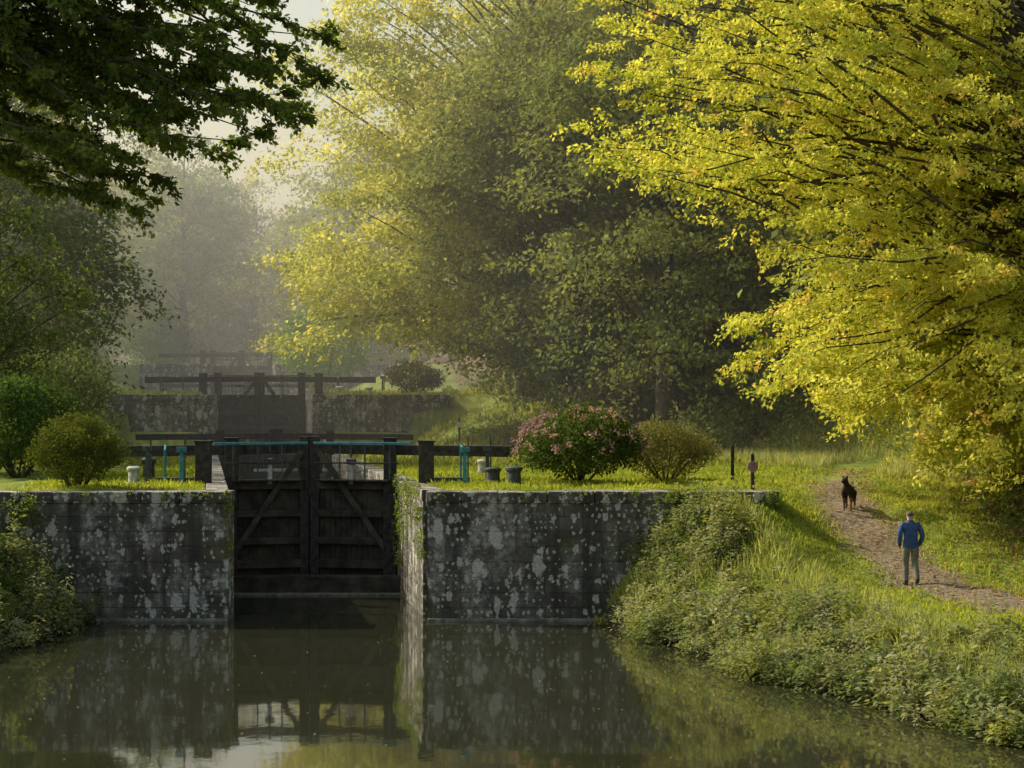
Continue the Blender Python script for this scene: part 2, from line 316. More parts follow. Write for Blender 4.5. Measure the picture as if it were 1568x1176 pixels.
def head_gate(Y,P):
    root=empty('lock_gate'); b=MB(); c=float(cx(Y))
    for sg in (-1,1):
        b.beam((c+sg*2.4,Y,P-2),(c+sg*2.4,Y,P+1.1),.34,.34); b.beam((c+sg*.14,Y+.5,P-2),(c+sg*.14,Y+.5,P+1.15),.26,.26)
        b.beam((c+sg*.14,Y+.5,P+.85),(c+sg*6,Y-.2,P+.8),.27,.26); b.beam((c+sg*.14,Y+.4,P-.1),(c+sg*2.4,Y,P-.1),.2,.3); b.beam((c+sg*.3,Y+.3,P+.7),(c+sg*1.6,Y,P-.1),.1,.14)
        b.beam((c+sg*1.2,Y+.2,P-.1),(c+sg*1.2,Y+.2,P+.7),.1,.1,1)
        for i in range(10): x=2.3*(i+.5)/10; b.beam((c+sg*x,Y+.6,P-2),(c+sg*x,Y+.6,P-.2),.2,.06)
    b.obj('gate_timbers',[WOOD,PALE],root,bevel=.012)
head_gate(85,3.2); head_gate(135,5.9)
def bollard(x,y,r=.16,h=.5,mat=IRON):
    b=MB(); b.lathe((x,y,gz(x,y)-.05),[(r*1.15,0),(r*1.15,.08),(r*.9,.1),(r*.85,h*.75),(r*1.1,h*.85),(r*1.12,h*.97),(r*.7,h*1.05)]); b.obj('mooring_bollard',[mat],smooth=False,bevel=.008)
for px,py,r,h,m in ((205,740,.18,.52,PALE),(228,734,.2,.65,IRON),(755,738,.22,.45,IRON),(787,742,.22,.55,IRON),(738,728,.14,.5,PALE),(565,600,.2,.5,PALE),(250,602,.2,.5,IRON),(520,602,.22,.5,PALE)):
    Y=2.2*3000/(py-620) if py>620 else 104
    bollard((px-784)/3000*Y,Y,r,h,m)
def crank_stand(x,y,mat,h=1.05):
    b=MB(); z=gz(x,y)-.02
    b.beam((x,y,z),(x,y,z+h),.12,.12,0,.09,.1); b.beam((x-.13,y-.02,z+h-.06),(x+.13,y-.02,z+h-.06),.14,.14,0); b.tube([(x,y-.08,z+h-.1),(x,y-.28,z+h-.1),(x+.18,y-.29,z+h-.28),(x+.18,y-.4,z+h-.28)],[.018]*4,6,1)
    b.beam((x-.18,y,z+.04),(x+.18,y,z+.04),.3,.08,1); b.beam((x+.09,y,z+.1),(x+.09,y,z+h+.28),.04,.04,1)
    b.obj('paddle_winch',[mat,IRON],bevel=.01)
for x,y,m in ((-9.1,54,TEAL),(-10.1,54.3,IRON),(-1.3,54,TEAL),(-.7,56,IRON),(-19,106,IRON),(-7,106,IRON)): crank_stand(x,y,m)
def post(x,y,h,name='wooden_post',sign=None,w=.09):
    b=MB(); z=gz(x,y)-.1; b.beam((x,y,z),(x,y,z+h),w,w,0); b.beam((x,y,z+h),(x,y,z+h+.04),w,w,0,w*.4,w*.4)
    if sign:
        zc=z+h-.3; vs=[]; n=20
        for yy in (y-.06,y-.08): vs+=[(x+.13*math.cos(2*math.pi*i/n),yy,zc+.14*math.sin(2*math.pi*i/n)) for i in range(n)]
        b.add(vs,[tuple(range(n))[::-1],tuple(range(n,2*n))]+[(i,(i+1)%n,n+(i+1)%n,n+i) for i in range(n)],1)
    b.obj(name,[WOOD,sign] if sign else [WOOD],bevel=.006)
SIGNP=mat_basic('sign_pink',(.20,.09,.10),(.32,.18,.18),9,.6,.05); SIGNW=mat_basic('sign_white',(.55,.6,.6),(.75,.78,.78),9,.6,.05)
post(6.1,49.7,1.12,'footpath_sign',SIGNP); post(6.3,56,1.2)
post(-2.5,93,1.3,'footpath_sign',SIGNW)
# ---------------------------------------------------------------- trees
def grow_tree(name,base,H,r0,targets,leaf=.12,npt=30,ntw=14,twl=1.0,cols=((.05,.09,.02),(.12,.16,.03)),seed=1,lean=(0,0),mat=LEAF,twigs=False,hang=.25,t0=.3,arch=.2,startk=.35,wr=.6,accent=None,lr=1.,nj=.55,colfn=None):
    rs=R(seed); base=np.array(base,float)
    b=MB(); n=10; tt=np.linspace(0,1,n); wob=rs.normal(0,.012*H,(n,2)); wob[0]=0
    tp=np.stack([base[0]+lean[0]*tt**1.3+wob[:,0]*tt,base[1]+lean[1]*tt**1.3+wob[:,1]*tt,base[2]-.4+H*tt],-1)
    b.tube(tp,r0*(1.25*(1-tt)**3*.35+1-.85*tt),10)
    P=[];D=[];Nn=[];C=[];Ls=[]
    for tg in targets:
        tg=np.array(tg,float); hd=np.hypot(tg[0]-tp[:,0].mean(),tg[1]-tp[:,1].mean())
        zs=np.clip(tg[2]-startk*hd-rs.uniform(0,1.5),base[2]+.12*H,base[2]+.93*H)
        u=(zs-tp[0,2])/H; p0=np.array([np.interp(u,tt,tp[:,i]) for i in range(3)])
        ln=np.linalg.norm(tg-p0); p1=(p0+tg)/2+np.array([0,0,arch*ln])+rs.normal(0,.06*ln,3)
        m=9; t=np.linspace(0,1,m)[:,None]; pts=(1-t)**2*p0+2*t*(1-t)*p1+t*t*tg; pts[1:-1]+=rs.normal(0,.02*ln,(m-2,3))
        rb=max(.015,min(r0*.38,.010*ln+.012))*lr; b.tube(pts,rb*(1-t[:,0])**.8+.006,5)
        ts=t0+(1.03-t0)*rs.uniform(0,1,ntw)**.8; 
        pos=np.stack([np.interp(ts,t[:,0],pts[:,i]) for i in range(3)],-1)
        tan=nrm(2*(1-ts)[:,None]*(p1-p0)+2*ts[:,None]*(tg-p1)); side=nrm(np.cross(tan,[0,0,1.]))*rs.choice([-1,1],(ntw,1))
        dr=nrm(side*rs.uniform(.3,1.,(ntw,1))+tan*.7+rs.normal(0,.28,(ntw,3)))
        tl=twl*rs.uniform(.5,1.2,ntw)*(1.2-.5*ts)
        uu=rs.uniform(.05,1,(ntw,npt)); lp=pos[:,None]+dr[:,None]*(uu*tl[:,None])[...,None]
        lp[...,2]-=hang*(uu*tl[:,None])**2/twl
        lp+=rs.normal(0,.085*twl,(ntw,npt,3))*np.array([1,1,.55])
        if twigs:
            for j in range(ntw):
                e=pos[j]+dr[j]*tl[j]; e2=e-np.array([0,0,hang*tl[j]**2/twl]); b.tube([pos[j],(pos[j]+e)/2-np.array([0,0,.2*hang*tl[j]]),e2],[.009,.006,.003],3)
        ax=dr[:,None]*.6+rs.normal(0,.6,(ntw,npt,3)); ax[...,2]-=.25
        nn=rs.normal(0,nj,(ntw,npt,3)); nn[...,2]+=1
        v=np.clip(rs.uniform(0,1)*.4+rs.uniform(0,1,(ntw,1))*.3+rs.uniform(0,1,(ntw,npt))*.3,0,1)
        c=mixcol(cols[0],cols[1],v)
        if accent is not None:
            k=(rs.uniform(0,1,(ntw,npt))<accent[1])|((rs.uniform(0,1,(ntw,1))<accent[1]*.8)); c[k]=c[k]*.35+np.array(accent[0])*.65
        P.append(lp.reshape(-1,3)); D.append(ax.reshape(-1,3)); Nn.append(nn.reshape(-1,3)); C.append(c.reshape(-1,3)); Ls.append(leaf*rs.uniform(.6,1.25,ntw*npt))
    P=np.concatenate(P);D=np.concatenate(D);Nn=np.concatenate(Nn);C=np.concatenate(C);Ls=np.concatenate(Ls)
    me=leaf_mesh(name+'_foliage',P,D,Nn,Ls,C,wr,mat)
    root=empty(name); b.obj('trunk_and_limbs',[BARK],root,smooth=True); o=bpy.data.objects.new('foliage',me); link(o,root); return root
def crown(rs,n,c,r,inner=.55,lump=.25):
    d=nrm(rs.normal(0,1,(n,3))); ph=rs.uniform(0,6.28,6); k=1+lump*(np.sin(d[:,0]*5+ph[0])*np.sin(d[:,2]*6+ph[1])+np.sin(d[:,1]*4+ph[2]+d[:,2]*3))*.7
    rad=(inner+(1-inner)*rs.uniform(0,1,n)**.6)*k
    return np.array(c)+d*rad[:,None]*np.array(r)
def bough_tree(name,base,H,r0,centres,rr=(1.6,2.6),dens=170,leaf=.24,cols=((.05,.09,.02),(.12,.16,.03)),seed=1,mat=LEAF,accent=None,ret=False,sub=16,wr=.62,droop=.55):
    """tree whose crown is built of drooping umbrella-shaped boughs, each made of small leafy sprays"""
    rs=R(seed); base=np.array(base,float); b=MB(); n=10; tt=np.linspace(0,1,n); wob=rs.normal(0,.012*H,(n,2)); wob[0]=0
    tp=np.stack([base[0]+wob[:,0]*tt,base[1]+wob[:,1]*tt,base[2]-.4+H*tt],-1); b.tube(tp,r0*(1.25*(1-tt)**3*.35+1-.88*tt),10)
    P=[];D=[];Nn=[];C=[];Ls=[]
    for c in centres:
        c=np.array(c,float); r=rs.uniform(*rr); hd=np.hypot(c[0]-base[0],c[1]-base[1])
        zs=np.clip(c[2]-.55*hd-rs.uniform(0,1.5),base[2]+.1*H,base[2]+.93*H); u=(zs-tp[0,2])/H; p0=np.array([np.interp(u,tt,tp[:,i]) for i in range(3)])
        ln=np.linalg.norm(c-p0); t=np.linspace(0,1,6)[:,None]; p1=(p0+c)/2+np.array([0,0,.12*ln])+rs.normal(0,.05*ln,3)
        b.tube((1-t)**2*p0+2*t*(1-t)*p1+t*t*c,(min(r0*.3,.007*ln+.015))*(1-t[:,0])**.8+.01,5)
        o=nrm(np.array([c[0]-base[0],c[1]-base[1],0.])); sd_=np.array([-o[1],o[0],0])
        nl=int(dens*r*r); m=sub
        rho=np.sqrt(rs.uniform(0,1,m)); an=rs.uniform(0,6.28,m); rg=r*(1+.3*np.sin(3*an+rs.uniform(0,6)))
        fo=rho*np.cos(an); fs=rho*np.sin(an)
        sc_=c+o*(fo*rg*1.15)[:,None]+sd_*(fs*rg)[:,None]; sc_[:,2]+=r*.45*(1-rho**2)-droop*r*rho**2*(.6+.6*np.maximum(fo,0))+rs.normal(0,.12*r,m)
        k=rs.randint(m,size=nl); off=rs.normal(0,1,(nl,3))*np.array([.19,.19,.10])*r
        off=o*(off[:,0]*1.25)[:,None]+sd_*off[:,1:2]+np.array([0,0,1.])*(off[:,2]-.22*abs(off[:,0]))[:,None]
        P.append(sc_[k]+off); D.append(o*.5+rs.normal(0,.6,(nl,3))+np.array([0,0,-.3])); Nn.append(o*.45+rs.normal(0,.55,(nl,3))+np.array([0,0,.9]))
        v=np.clip(rs.uniform()*.4+rs.uniform(0,1,m)[k]*.3+rs.uniform(0,1,nl)*.3,0,1); cc=mixcol(cols[0],cols[1],v)
        if accent is not None:
            a=(rs.uniform(0,1,nl)<accent[1])|(rs.uniform(0,1,m)[k]<accent[1]); cc[a]=cc[a]*.35+np.array(accent[0])*.65
        C.append(cc); Ls.append(leaf*rs.uniform(.6,1.25,nl))
    P=np.concatenate(P);D=np.concatenate(D);Nn=np.concatenate(Nn);C=np.concatenate(C);Ls=np.concatenate(Ls)
    me=leaf_mesh(name+'_foliage',P,D,Nn,Ls,C,wr,mat)
    if ret: return b,me
    root=empty(name); b.obj('trunk_and_limbs',[BARK],root,smooth=True); link(bpy.data.objects.new('foliage',me),root); return root
# 1. big yellow beech on the right
rs=R(11); T=[]
zx=[1.6,1.9,2.9,4.6,4.8,5.1,5.5,7.9,10.3,13,20]; zz=[12.0,11.7,11.0,10.7,9.3,7.7,6.6,5.3,4.3,2.9,2.8]
while len(T)<370:
    x=rs.uniform(1.6,19); y=rs.uniform(45,59); sc_=y/50; z=np.interp(x,zx,zz)
    u=rs.uniform(0,1)**1.25*13; z=5.4+(z-5.4)*sc_+u
    if z>20: continue
    T.append((x*sc_,y,z))
for k in range(65):
    x=rs.uniform(6,14.5); y=rs.uniform(50,56); z=np.interp(x,zx,zz)+.1+rs.uniform(0,2.5); T.append((x,y,z))
grow_tree('beech_tree',(17.5,54,gz(17.5,54)),22,.55,T,leaf=.142,npt=36,ntw=17,twl=1.25,cols=((.31,.40,.05),(.88,.84,.17)),seed=3,lean=(-1.5,-1),mat=LEAFY,hang=.22,t0=.36,arch=.1,startk=.25,accent=((.88,.60,.18),.04),lr=.45,nj=.8)
# 2. back-lit tree in the middle
rs=R(21); T=list(crown(rs,105,(0,98,24),(8.2,7,14),.6,.3))+list(crown(rs,34,(-5,94,12.5),(5.5,4.5,4.5)))+list(crown(rs,22,(-3,94,20),(7,4.5,6)))+list(crown(rs,22,(1,92,10),(5,4,4)))
bough_tree('beech_tree',(1,99,gz(1,99)),30,.6,T,(1.6,2.7),175,.245,((.20,.27,.055),(.78,.77,.20)),4,LEAFY,((.88,.78,.16),.10))
# 3. shaded trees right of centre
for i,(x,y,H,rx,seed) in enumerate(((6.5,82,26,6,31),(12.5,78,24,6,32),(2.5,88,20,4.5,33),(18,72,24,6.5,34),(10,92,30,7,35))):
    rs=R(seed); z=gz(x,y); T=crown(rs,76,(x,y,z+H*.55),(rx,rx,H*.5),.6,.3)
    bough_tree('broadleaf_tree',(x,y,z),H,.42,T,(1.4,2.4),120,.26,((.12,.16,.065),(.31,.35,.13)),seed)
# 4. left side trees
for i,(x,y,H,rx,seed) in enumerate(((-20.5,78,16,4.4,41),(-25,92,19,6,42),(-30,112,20,6.5,43),(-17.8,64,10,2.8,44))):
    rs=R(seed); z=gz(x,y); T=crown(rs,70,(x,y,z+H*.55),(rx,rx,H*.5),.6,.3)
    bough_tree('oak_tree' if i%2 else 'ash_tree',(x,y,z),H,.42,T,(1.3,2.2) if i<3 else (.8,1.3),115 if i<3 else 260,.27 if i<3 else .15,((.05,.08,.035),(.13,.18,.065)),seed,accent=((.35,.36,.08),.04))
# 5. overhanging oak
rs=R(51); T=[]
ox=[-9.5,-6.8,-6.5,-6.0,-5.2,-4.5,-3.6,-3.2,-2.45]; oz=[11,10.2,9.5,8.3,7.5,7.7,8.1,8.7,8.75]
while len(T)<140:
    x=rs.uniform(-8.5,-2.4); y=rs.uniform(22.5,28); z=np.interp(x,ox,oz); T.append((x*y/25,y,5.4+(z+.3-5.4)*y/25+rs.uniform(0,1)**1.3*2.9))
grow_tree('oak_tree',(-12.5,25,gz(-12.5,25)),15,.5,T,leaf=.09,npt=44,ntw=18,twl=.5,cols=((.06,.09,.025),(.19,.26,.06)),seed=5,mat=LEAFD,twigs=True,t0=.64,arch=.06,startk=-.35,wr=.66,lr=.45,nj=.8)
# 6. woodland mass (instanced)
wood=empty('distant_woodland'); var=[]
for i in range(5):
    rs=R(60+i); H=24; rx=(5.5,7,6,8,5)[i]; T=crown(rs,72,(0,0,H*.54),(rx,rx,H*.48),.6,.35)
    cc=(((.12,.175,.07),(.25,.33,.12)),((.15,.195,.07),(.40,.43,.14)),((.10,.16,.08),(.22,.29,.13)),((.15,.195,.06),(.46,.46,.13)),((.09,.145,.06),(.23,.29,.11)))[i]
    var.append(bough_tree('woodland_tree',(0,0,0),H,.4,T,(1.8,3.0),44,.45,cc,70+i,ret=True,sub=12))
trunkme=[]
for b,lm in var:
    me=bpy.data.meshes.new('woodland_trunk'); me.from_pydata(b.v,[],b.f); me.materials.append(BARK); trunkme.append(me)
def wtree(x,y,s,i,sz=1):
    z=gz(x,y)
    for me in (trunkme[i],var[i][1]):
        o=bpy.data.objects.new('tree_part',me); link(o,wood); o.location=(x,y,z-.2); o.scale=(s,s,s*sz); o.rotation_euler=(0,0,(x*7+y*3)%6.28)
rs=R(99); pts=[]
def try_add(x,y,dm):
    for a,b_ in pts:
        if (a-x)**2+(b_-y)**2<dm*dm: return False
    pts.append((x,y)); return True
for k in range(4000):
    y=rs.uniform(60,270); side=rs.choice([-1,1]); 
    if side>0: x=xb(y)+rs.uniform(5,26)
    else: x=cx(y)-rs.uniform(19,34)
    if y>205: x=rs.uniform(-60,5)
    if side>0 and y<76 and x<24: continue
    if side<0 and y<80 and x>-28: continue
    if 185<y<245 and x<-40: continue
    px=784+3000*x/y
    if px<-120 or px>1700: continue
    if try_add(x,y,9):
        s=rs.uniform(.75,1.1)*(.68 if side<0 and y<195 else 1)
        if y>195 and 395<px<540: s*=.62
        wtree(x,y,s,rs.randint(5))
    if len(pts)>85: break
for x,y,s,i in ((-31,185,.95,0),(-38,178,.8,3),(-35,205,.95,1),(-28,215,.8,3),(-20,190,.7,1),(-14,165,.8,1),(-42,165,.8,3)): wtree(x,y,s,i)
# ---------------------------------------------------------------- bushes, undergrowth
def leaf_clumps(name,cs,rs_,nper,leaf,cols,seed,parent=None,mat=LEAF,up=.2,wr=.6,shell=.45):
    r=R(seed); P=[];D=[];Nn=[];C=[];Ls=[]
    for c,rad,n in zip(cs,rs_,nper):
        d=nrm(r.normal(0,1,(n,3))); k=(shell+(1-shell)*r.uniform(0,1,n)**.5)*(1+.12*np.sin(d[:,0]*7+seed)*np.sin(d[:,2]*8))
        p=np.array(c)+d*k[:,None]*np.array(rad)
        v=np.clip(.45*r.uniform()+.55*r.uniform(0,1,n),0,1); cc=mixcol(cols[0],cols[1],v)
        P.append(p); D.append(d*.5+r.normal(0,.6,(n,3))+np.array([0,0,up])); Nn.append(d+r.normal(0,.4,(n,3))); C.append(cc); Ls.append(leaf*r.uniform(.6,1.3,n))
    P=np.concatenate(P);D=np.concatenate(D);Nn=np.concatenate(Nn);C=np.concatenate(C);Ls=np.concatenate(Ls)
    o=bpy.data.objects.new(name,leaf_mesh(name,P,D,Nn,Ls,C,wr,mat)); link(o,parent); return o
def bush(name,x,y,rx,h,cols,seed,leaf=.07,n=9000,fl=None):
    z=gz(x,y); root=empty(name); r=R(seed)
    cs=[(x,y,z+h*.52)]; rad=[(rx*.86,rx*.86,h*.46)]; npr=[n//2]
    for i in range(26):
        a=r.uniform(0,6.28); e=r.uniform(-.3,1.3); d=np.array([math.cos(a)*math.cos(e),math.sin(a)*math.cos(e),math.sin(e)])
        cs.append(np.array([x,y,z+h*.5])+d*np.array([rx*.78,rx*.78,h*.4])); rr=rx*r.uniform(.2,.36); rad.append((rr,rr,rr*.9)); npr.append(n//40)
    leaf_clumps('foliage',cs,rad,npr,leaf,cols,seed,root)
    b=MB()
    for i in range(12):
        a=r.uniform(0,6.28); b.tube([(x+.1*math.cos(a),y+.1*math.sin(a),z-.1),(x+.4*rx*math.cos(a),y+.4*rx*math.sin(a),z+h*.3),(x+.75*rx*math.cos(a),y+.75*rx*math.sin(a),z+h*.65)],[.035,.025,.012],5)
    b.obj('stems',[BARK],root)
    if fl:
        fc=[];fr=[];fn=[]
        for i in range(fl[1]):
            a=r.uniform(0,6.28); e=r.uniform(-.2,1.4); d=np.array([math.cos(a)*math.cos(e),math.sin(a)*math.cos(e),math.sin(e)])
            fc.append(np.array([x,y,z+h*.5])+d*np.array([rx*1.02,rx*1.02,h*.55])*r.uniform(.93,1.05)); q_=r.uniform(.05,.09); fr.append((q_,q_,q_)); fn.append(14)
        leaf_clumps('flowers',fc,fr,fn,.07,fl[0],seed+1,root,wr=.8)
bush('box_bush',-11.3,50.9,1.28,1.85,((.055,.075,.02),(.14,.17,.04)),81,leaf=.07,n=14000)
bush('rhododendron_bush',1.9,54.2,1.8,1.95,((.045,.075,.025),(.12,.17,.05)),82,leaf=.11,n=12000,fl=(((.30,.16,.23),(.48,.33,.42)),130))
bush('spiraea_bush',4.4,56,1.45,1.6,((.11,.12,.05),(.24,.24,.10)),83,leaf=.07,n=12000)
bush('rhododendron_bush',-5.2,103.5,1.6,1.7,((.05,.055,.03),(.11,.11,.05)),84,leaf=.14,n=3000,fl=(((.12,.04,.08),(.2,.08,.12)),30))
bush('hazel_bush',-16.2,69,2.6,4.2,((.09,.12,.065),(.18,.23,.12)),85,leaf=.13,n=9000)
bush('elder_bush',-14.6,58,2.0,3.0,((.05,.09,.03),(.11,.18,.055)),86,leaf=.13,n=9000)
bush('willow_bush',-12.6,130,3.2,6,((.12,.2,.06),(.22,.34,.10)),87,leaf=.2,n=8000)
bush('hazel_bush',-16.0,60,1.6,2.0,((.08,.13,.04),(.15,.22,.07)),88,leaf=.1,n=6000)
rs=R(90); cs=[];ra=[];nn=[]
for k in range(330):
    y=rs.uniform(62,130); x=float(xb(y))+rs.uniform(-.5,9)
    if y<74 and x<14: continue
    r_=rs.uniform(.6,1.6); cs.append((x,y,gz(x,y)+r_*.4)); ra.append((r_,r_,r_*.9)); nn.append(int(190*r_*r_)+60)
for k in range(160):
    y=rs.uniform(56,125); x=float(cx(y))-rs.uniform(10.5,18)
    r_=rs.uniform(.5,1.4); cs.append((x,y,gz(x,y)+r_*.4)); ra.append((r_,r_,r_*.9)); nn.append(int(190*r_*r_)+60)
for k in range(60):
    y=rs.uniform(160,200); x=float(cx(y))+rs.choice([-1,1])*rs.uniform(4.5,14)
    r_=rs.uniform(1,2.2); cs.append((x,y,gz(x,y)+r_*.4)); ra.append((r_,r_,r_)); nn.append(int(120*r_*r_)+60)
for k in range(60):
    y=rs.uniform(43,58); x=float(xb(y))+rs.uniform(.8,5)
    r_=rs.uniform(.25,.6); cs.append((x,y,gz(x,y)+r_*.4)); ra.append((r_,r_,r_*.8)); nn.append(int(350*r_*r_)+40)
for k in range(26):
    y=rs.uniform(86,101); x=float(cx(y))+rs.uniform(9.5,14)
    r_=rs.uniform(.2,.5); cs.append((x,y,gz(x,y)+r_*.3)); ra.append((r_,r_,r_*.7)); nn.append(int(300*r_*r_)+30)
leaf_clumps('undergrowth',cs,ra,nn,.16,((.10,.14,.05),(.25,.30,.10)),91)
def bankveg(name,f,n,seed,pal,leaf=.11,size=(.15,.5),dens=300):
    rs=R(seed); P=[];D=[];Nn=[];C=[];Ls=[]; k=0
    while k<n:
        x,y=f(rs); z=gz(x,y)
        if z<-.35: continue
        gap=math.sin(x*2.3+1.1*y)+math.sin(y*2.9-x*1.7)
        if gap<-1.1 and rs.uniform()<.8 and z>.4: continue
        k+=1; tall=rs.uniform()<.14; h=rs.uniform(.25,.6)*(1+.4*math.sin(x*1.9+y*1.3))*(1.9 if tall else 1); r_=rs.uniform(*size)*(.6 if tall else 1); m=int(dens*r_)+20; z=max(z,0)
        u=rs.uniform(0,1,m)**.7; a=rs.uniform(0,6.28,m); q_=r_*(.35+.65*rs.uniform(0,1,m))*(1.1-u*.75)
        lx,ly=rs.normal(0,.15,2); ii=int(max(0,min(len(pal)-1,(.5+.25*gap+rs.normal(0,.25))*len(pal)))); cols=pal[ii]; lf=leaf*rs.choice([.7,1.,1.35])
        P.append(np.stack([x+q_*np.cos(a)+lx*u,y+q_*np.sin(a)+ly*u,z+u*h*(1+.2*rs.normal(0,1,m))],-1))
        D.append(np.stack([np.cos(a),np.sin(a),rs.normal(-.1,.45,m)],-1)); Nn.append(np.stack([.3*np.cos(a),.3*np.sin(a),np.ones(m)],-1)+rs.normal(0,.35,(m,3)))
        C.append(mixcol(cols[0],cols[1],np.clip(.3*rs.uniform()+.3*u+.4*rs.uniform(0,1,m),0,1))); Ls.append(lf*rs.uniform(.5,1.3,m))
    P,D,Nn,C,Ls=[np.concatenate(q) for q in (P,D,Nn,C,Ls)]
    link(bpy.data.objects.new(name,leaf_mesh(name,P,D,Nn,Ls,C,.5,LEAF)))
PAL=[((.07,.11,.035),(.26,.32,.12)),((.10,.14,.055),(.35,.39,.21)),((.14,.17,.08),(.44,.45,.27)),((.09,.13,.03),(.38,.41,.14))]
def fr(rs):
    y=rs.uniform(29,48.3); return float(xr(y))+rs.uniform(-.3,2.3)+.5*math.sin(y*1.1)*rs.uniform(),y
bankveg('bank_nettles',fr,850,101,PAL)
def fr2(rs):
    y=rs.uniform(45.8,48.8); return rs.uniform(3.0,5.6),y
bankveg('bank_nettles',fr2,80,102,PAL)
def fl_(rs):
    y=rs.uniform(38,48.7); return float(xl(y))+rs.uniform(-4.5,.25),y
bankveg('bank_nettles',fl_,460,103,PAL)
n=16000; rs=R(140); y=rs.uniform(33,49,n); x=xr(y)+rs.uniform(.3,3.6,n); k_=np.sin(x*2.1+y*1.7)*np.sin(y*1.3)>-.1; x,y=x[k_],y[k_]; ok=~((y>48.8)&(x<6.6)); x,y=x[ok],y[ok]; n=len(x); d=rs.normal(0,.4,(n,3)); d[:,2]=1
link(bpy.data.objects.new('tall_grass',leaf_mesh('tall_grass',np.stack([x,y,ground(x,y)],-1),d,rs.normal(0,1,(n,3)),rs.uniform(.2,.6,n),mixcol((.2,.26,.06),(.5,.52,.22),rs.uniform(0,1,n)),.06,LEAF)))
iv=[];ir_=[];inn=[]; rs=R(110)
for k in range(30):
    y=rs.uniform(49.6,56.5); iv.append((float(cx(y))+2.4,y,3.2-rs.uniform(0,1)**1.5*2.4)); q_=rs.uniform(.08,.26); ir_.append((.1,q_,q_*1.4)); inn.append(70)
for k in range(9): iv.append((-7.1-rs.uniform(-.05,.05),48.95,3.15-rs.uniform(0,1.5))); ir_.append((.09,.07,.14)); inn.append(28)
for k in range(30): iv.append((rs.uniform(4.0,6.8),48.85,3.25-rs.uniform(0,.8))); ir_.append((.3,.12,.22)); inn.append(110)
for k in range(8): iv.append((rs.uniform(-12.6,-11.9),48.8,3.1-rs.uniform(0,.8))); ir_.append((.25,.1,.2)); inn.append(80)
for k in range(26): iv.append((rs.uniform(-2,6),48.93,3.2-rs.uniform(0,.1)) if k%2 else (rs.uniform(-12.5,-7.2),48.93,3.2-rs.uniform(0,.1))); ir_.append((.12,.05,.06)); inn.append(18)
leaf_clumps('wall_ivy',iv,ir_,inn,.07,((.1,.17,.04),(.28,.36,.09)),111)
rs=R(120); n=150000
x=rs.uniform(-13,15,n*2); y=rs.uniform(36,70,n*2); z=ground(x,y); s=x-cx(y)
ok=(z>.5)&(pathdist(x,y)>.35+rs.uniform(0,1.1,n*2))&(x<xb(y)+1)&~((y<49.9)&(x<6.6)&(y>48.9))&((y<49)|(abs(s)>3.1)); ok&=rs.uniform(0,1,n*2)<np.clip(55/y,0,1)**3
x,y,z=x[ok],y[ok],z[ok]; n=len(x)
patch=.5+.5*np.sin(x*1.3+1)*np.sin(y*1.1); d=rs.normal(0,.35,(n,3)); d[:,2]=1
hh=rs.uniform(.05,.12,n)*(1+1.0*(rs.uniform(0,1,n)<.03)); c=mixcol((.17,.23,.035),(.50,.55,.10),np.clip(patch*.5+rs.uniform(0,.5,n),0,1))
link(bpy.data.objects.new('grass',leaf_mesh('grass',np.stack([x,y,z-.01],-1),d,rs.normal(0,1,(n,3)),hh,c,.28,LEAF)))
# rough grass on the slopes beside the upper locks
n=70000; y=rs.uniform(70,112,n); s=rs.choice([-1,1],n)*rs.uniform(3.2,17,n); x=cx(y)+s; z=ground(x,y); ok=~((y>89)&(y<100.2)&(abs(s)<7.6))&~((y>99)&(y<100.8)&(abs(s)<9.5)); x,y,z=x[ok],y[ok],z[ok]; n=len(x); d=rs.normal(0,.4,(n,3)); d[:,2]=1
pt=.5+.5*np.sin(x*.9+y*.4)*np.sin(y*.8-x*.3)
link(bpy.data.objects.new('grass',leaf_mesh('grass',np.stack([x,y,z-.02],-1),d,rs.normal(0,1,(n,3)),rs.uniform(.1,.3,n)*(.6+.8*pt),mixcol((.13,.17,.04),(.42,.44,.12),np.clip(pt*.5+rs.uniform(0,.5,n),0,1)),.3,LEAF)))
n=26000; x=rs.uniform(8,16,n); y=rs.uniform(58,78,n); ok=(x>xb(y)-2.5)&(pathdist(x,y)>1); x,y=x[ok],y[ok]; n=len(x); d=rs.normal(0,.3,(n,3)); d[:,2]=1
link(bpy.data.objects.new('tall_grass',leaf_mesh('tall_grass',np.stack([x,y,ground(x,y)],-1),d,rs.normal(0,1,(n,3)),rs.uniform(.2,.6,n),mixcol((.25,.3,.09),(.55,.55,.27),rs.uniform(0,1,n)),.06,LEAF)))
n=34000; x=rs.uniform(7.5,20,n); y=rs.uniform(38,66,n); p_=np.clip(sst(-1.8,.8,x-xb(y))*.9+.06+.2*(pathdist(x,y)<1.5),0,1); ok=rs.uniform(0,1,n)<p_; x,y=x[ok],y[ok]; n=len(x)
nn_=rs.normal(0,.35,(n,3)); nn_[:,2]+=1; d=rs.normal(0,1,(n,3)); d[:,2]*=.3
link(bpy.data.objects.new('fallen_leaves',leaf_mesh('fallen_leaves',np.stack([x,y,ground(x,y)+.03],-1),d,nn_,rs.uniform(.06,.13,n),mixcol((.16,.10,.05),(.50,.35,.20),rs.uniform(0,1,n)),.7,LEAF)))
n=260; x=rs.uniform(-10,8,n); y=rs.uniform(24,48.5,n); ok=(x<xr(y)-.2)&(x>xl(y)+.2); x,y=x[ok],y[ok]; n=len(x); d=rs.normal(0,1,(n,3)); d[:,2]=0
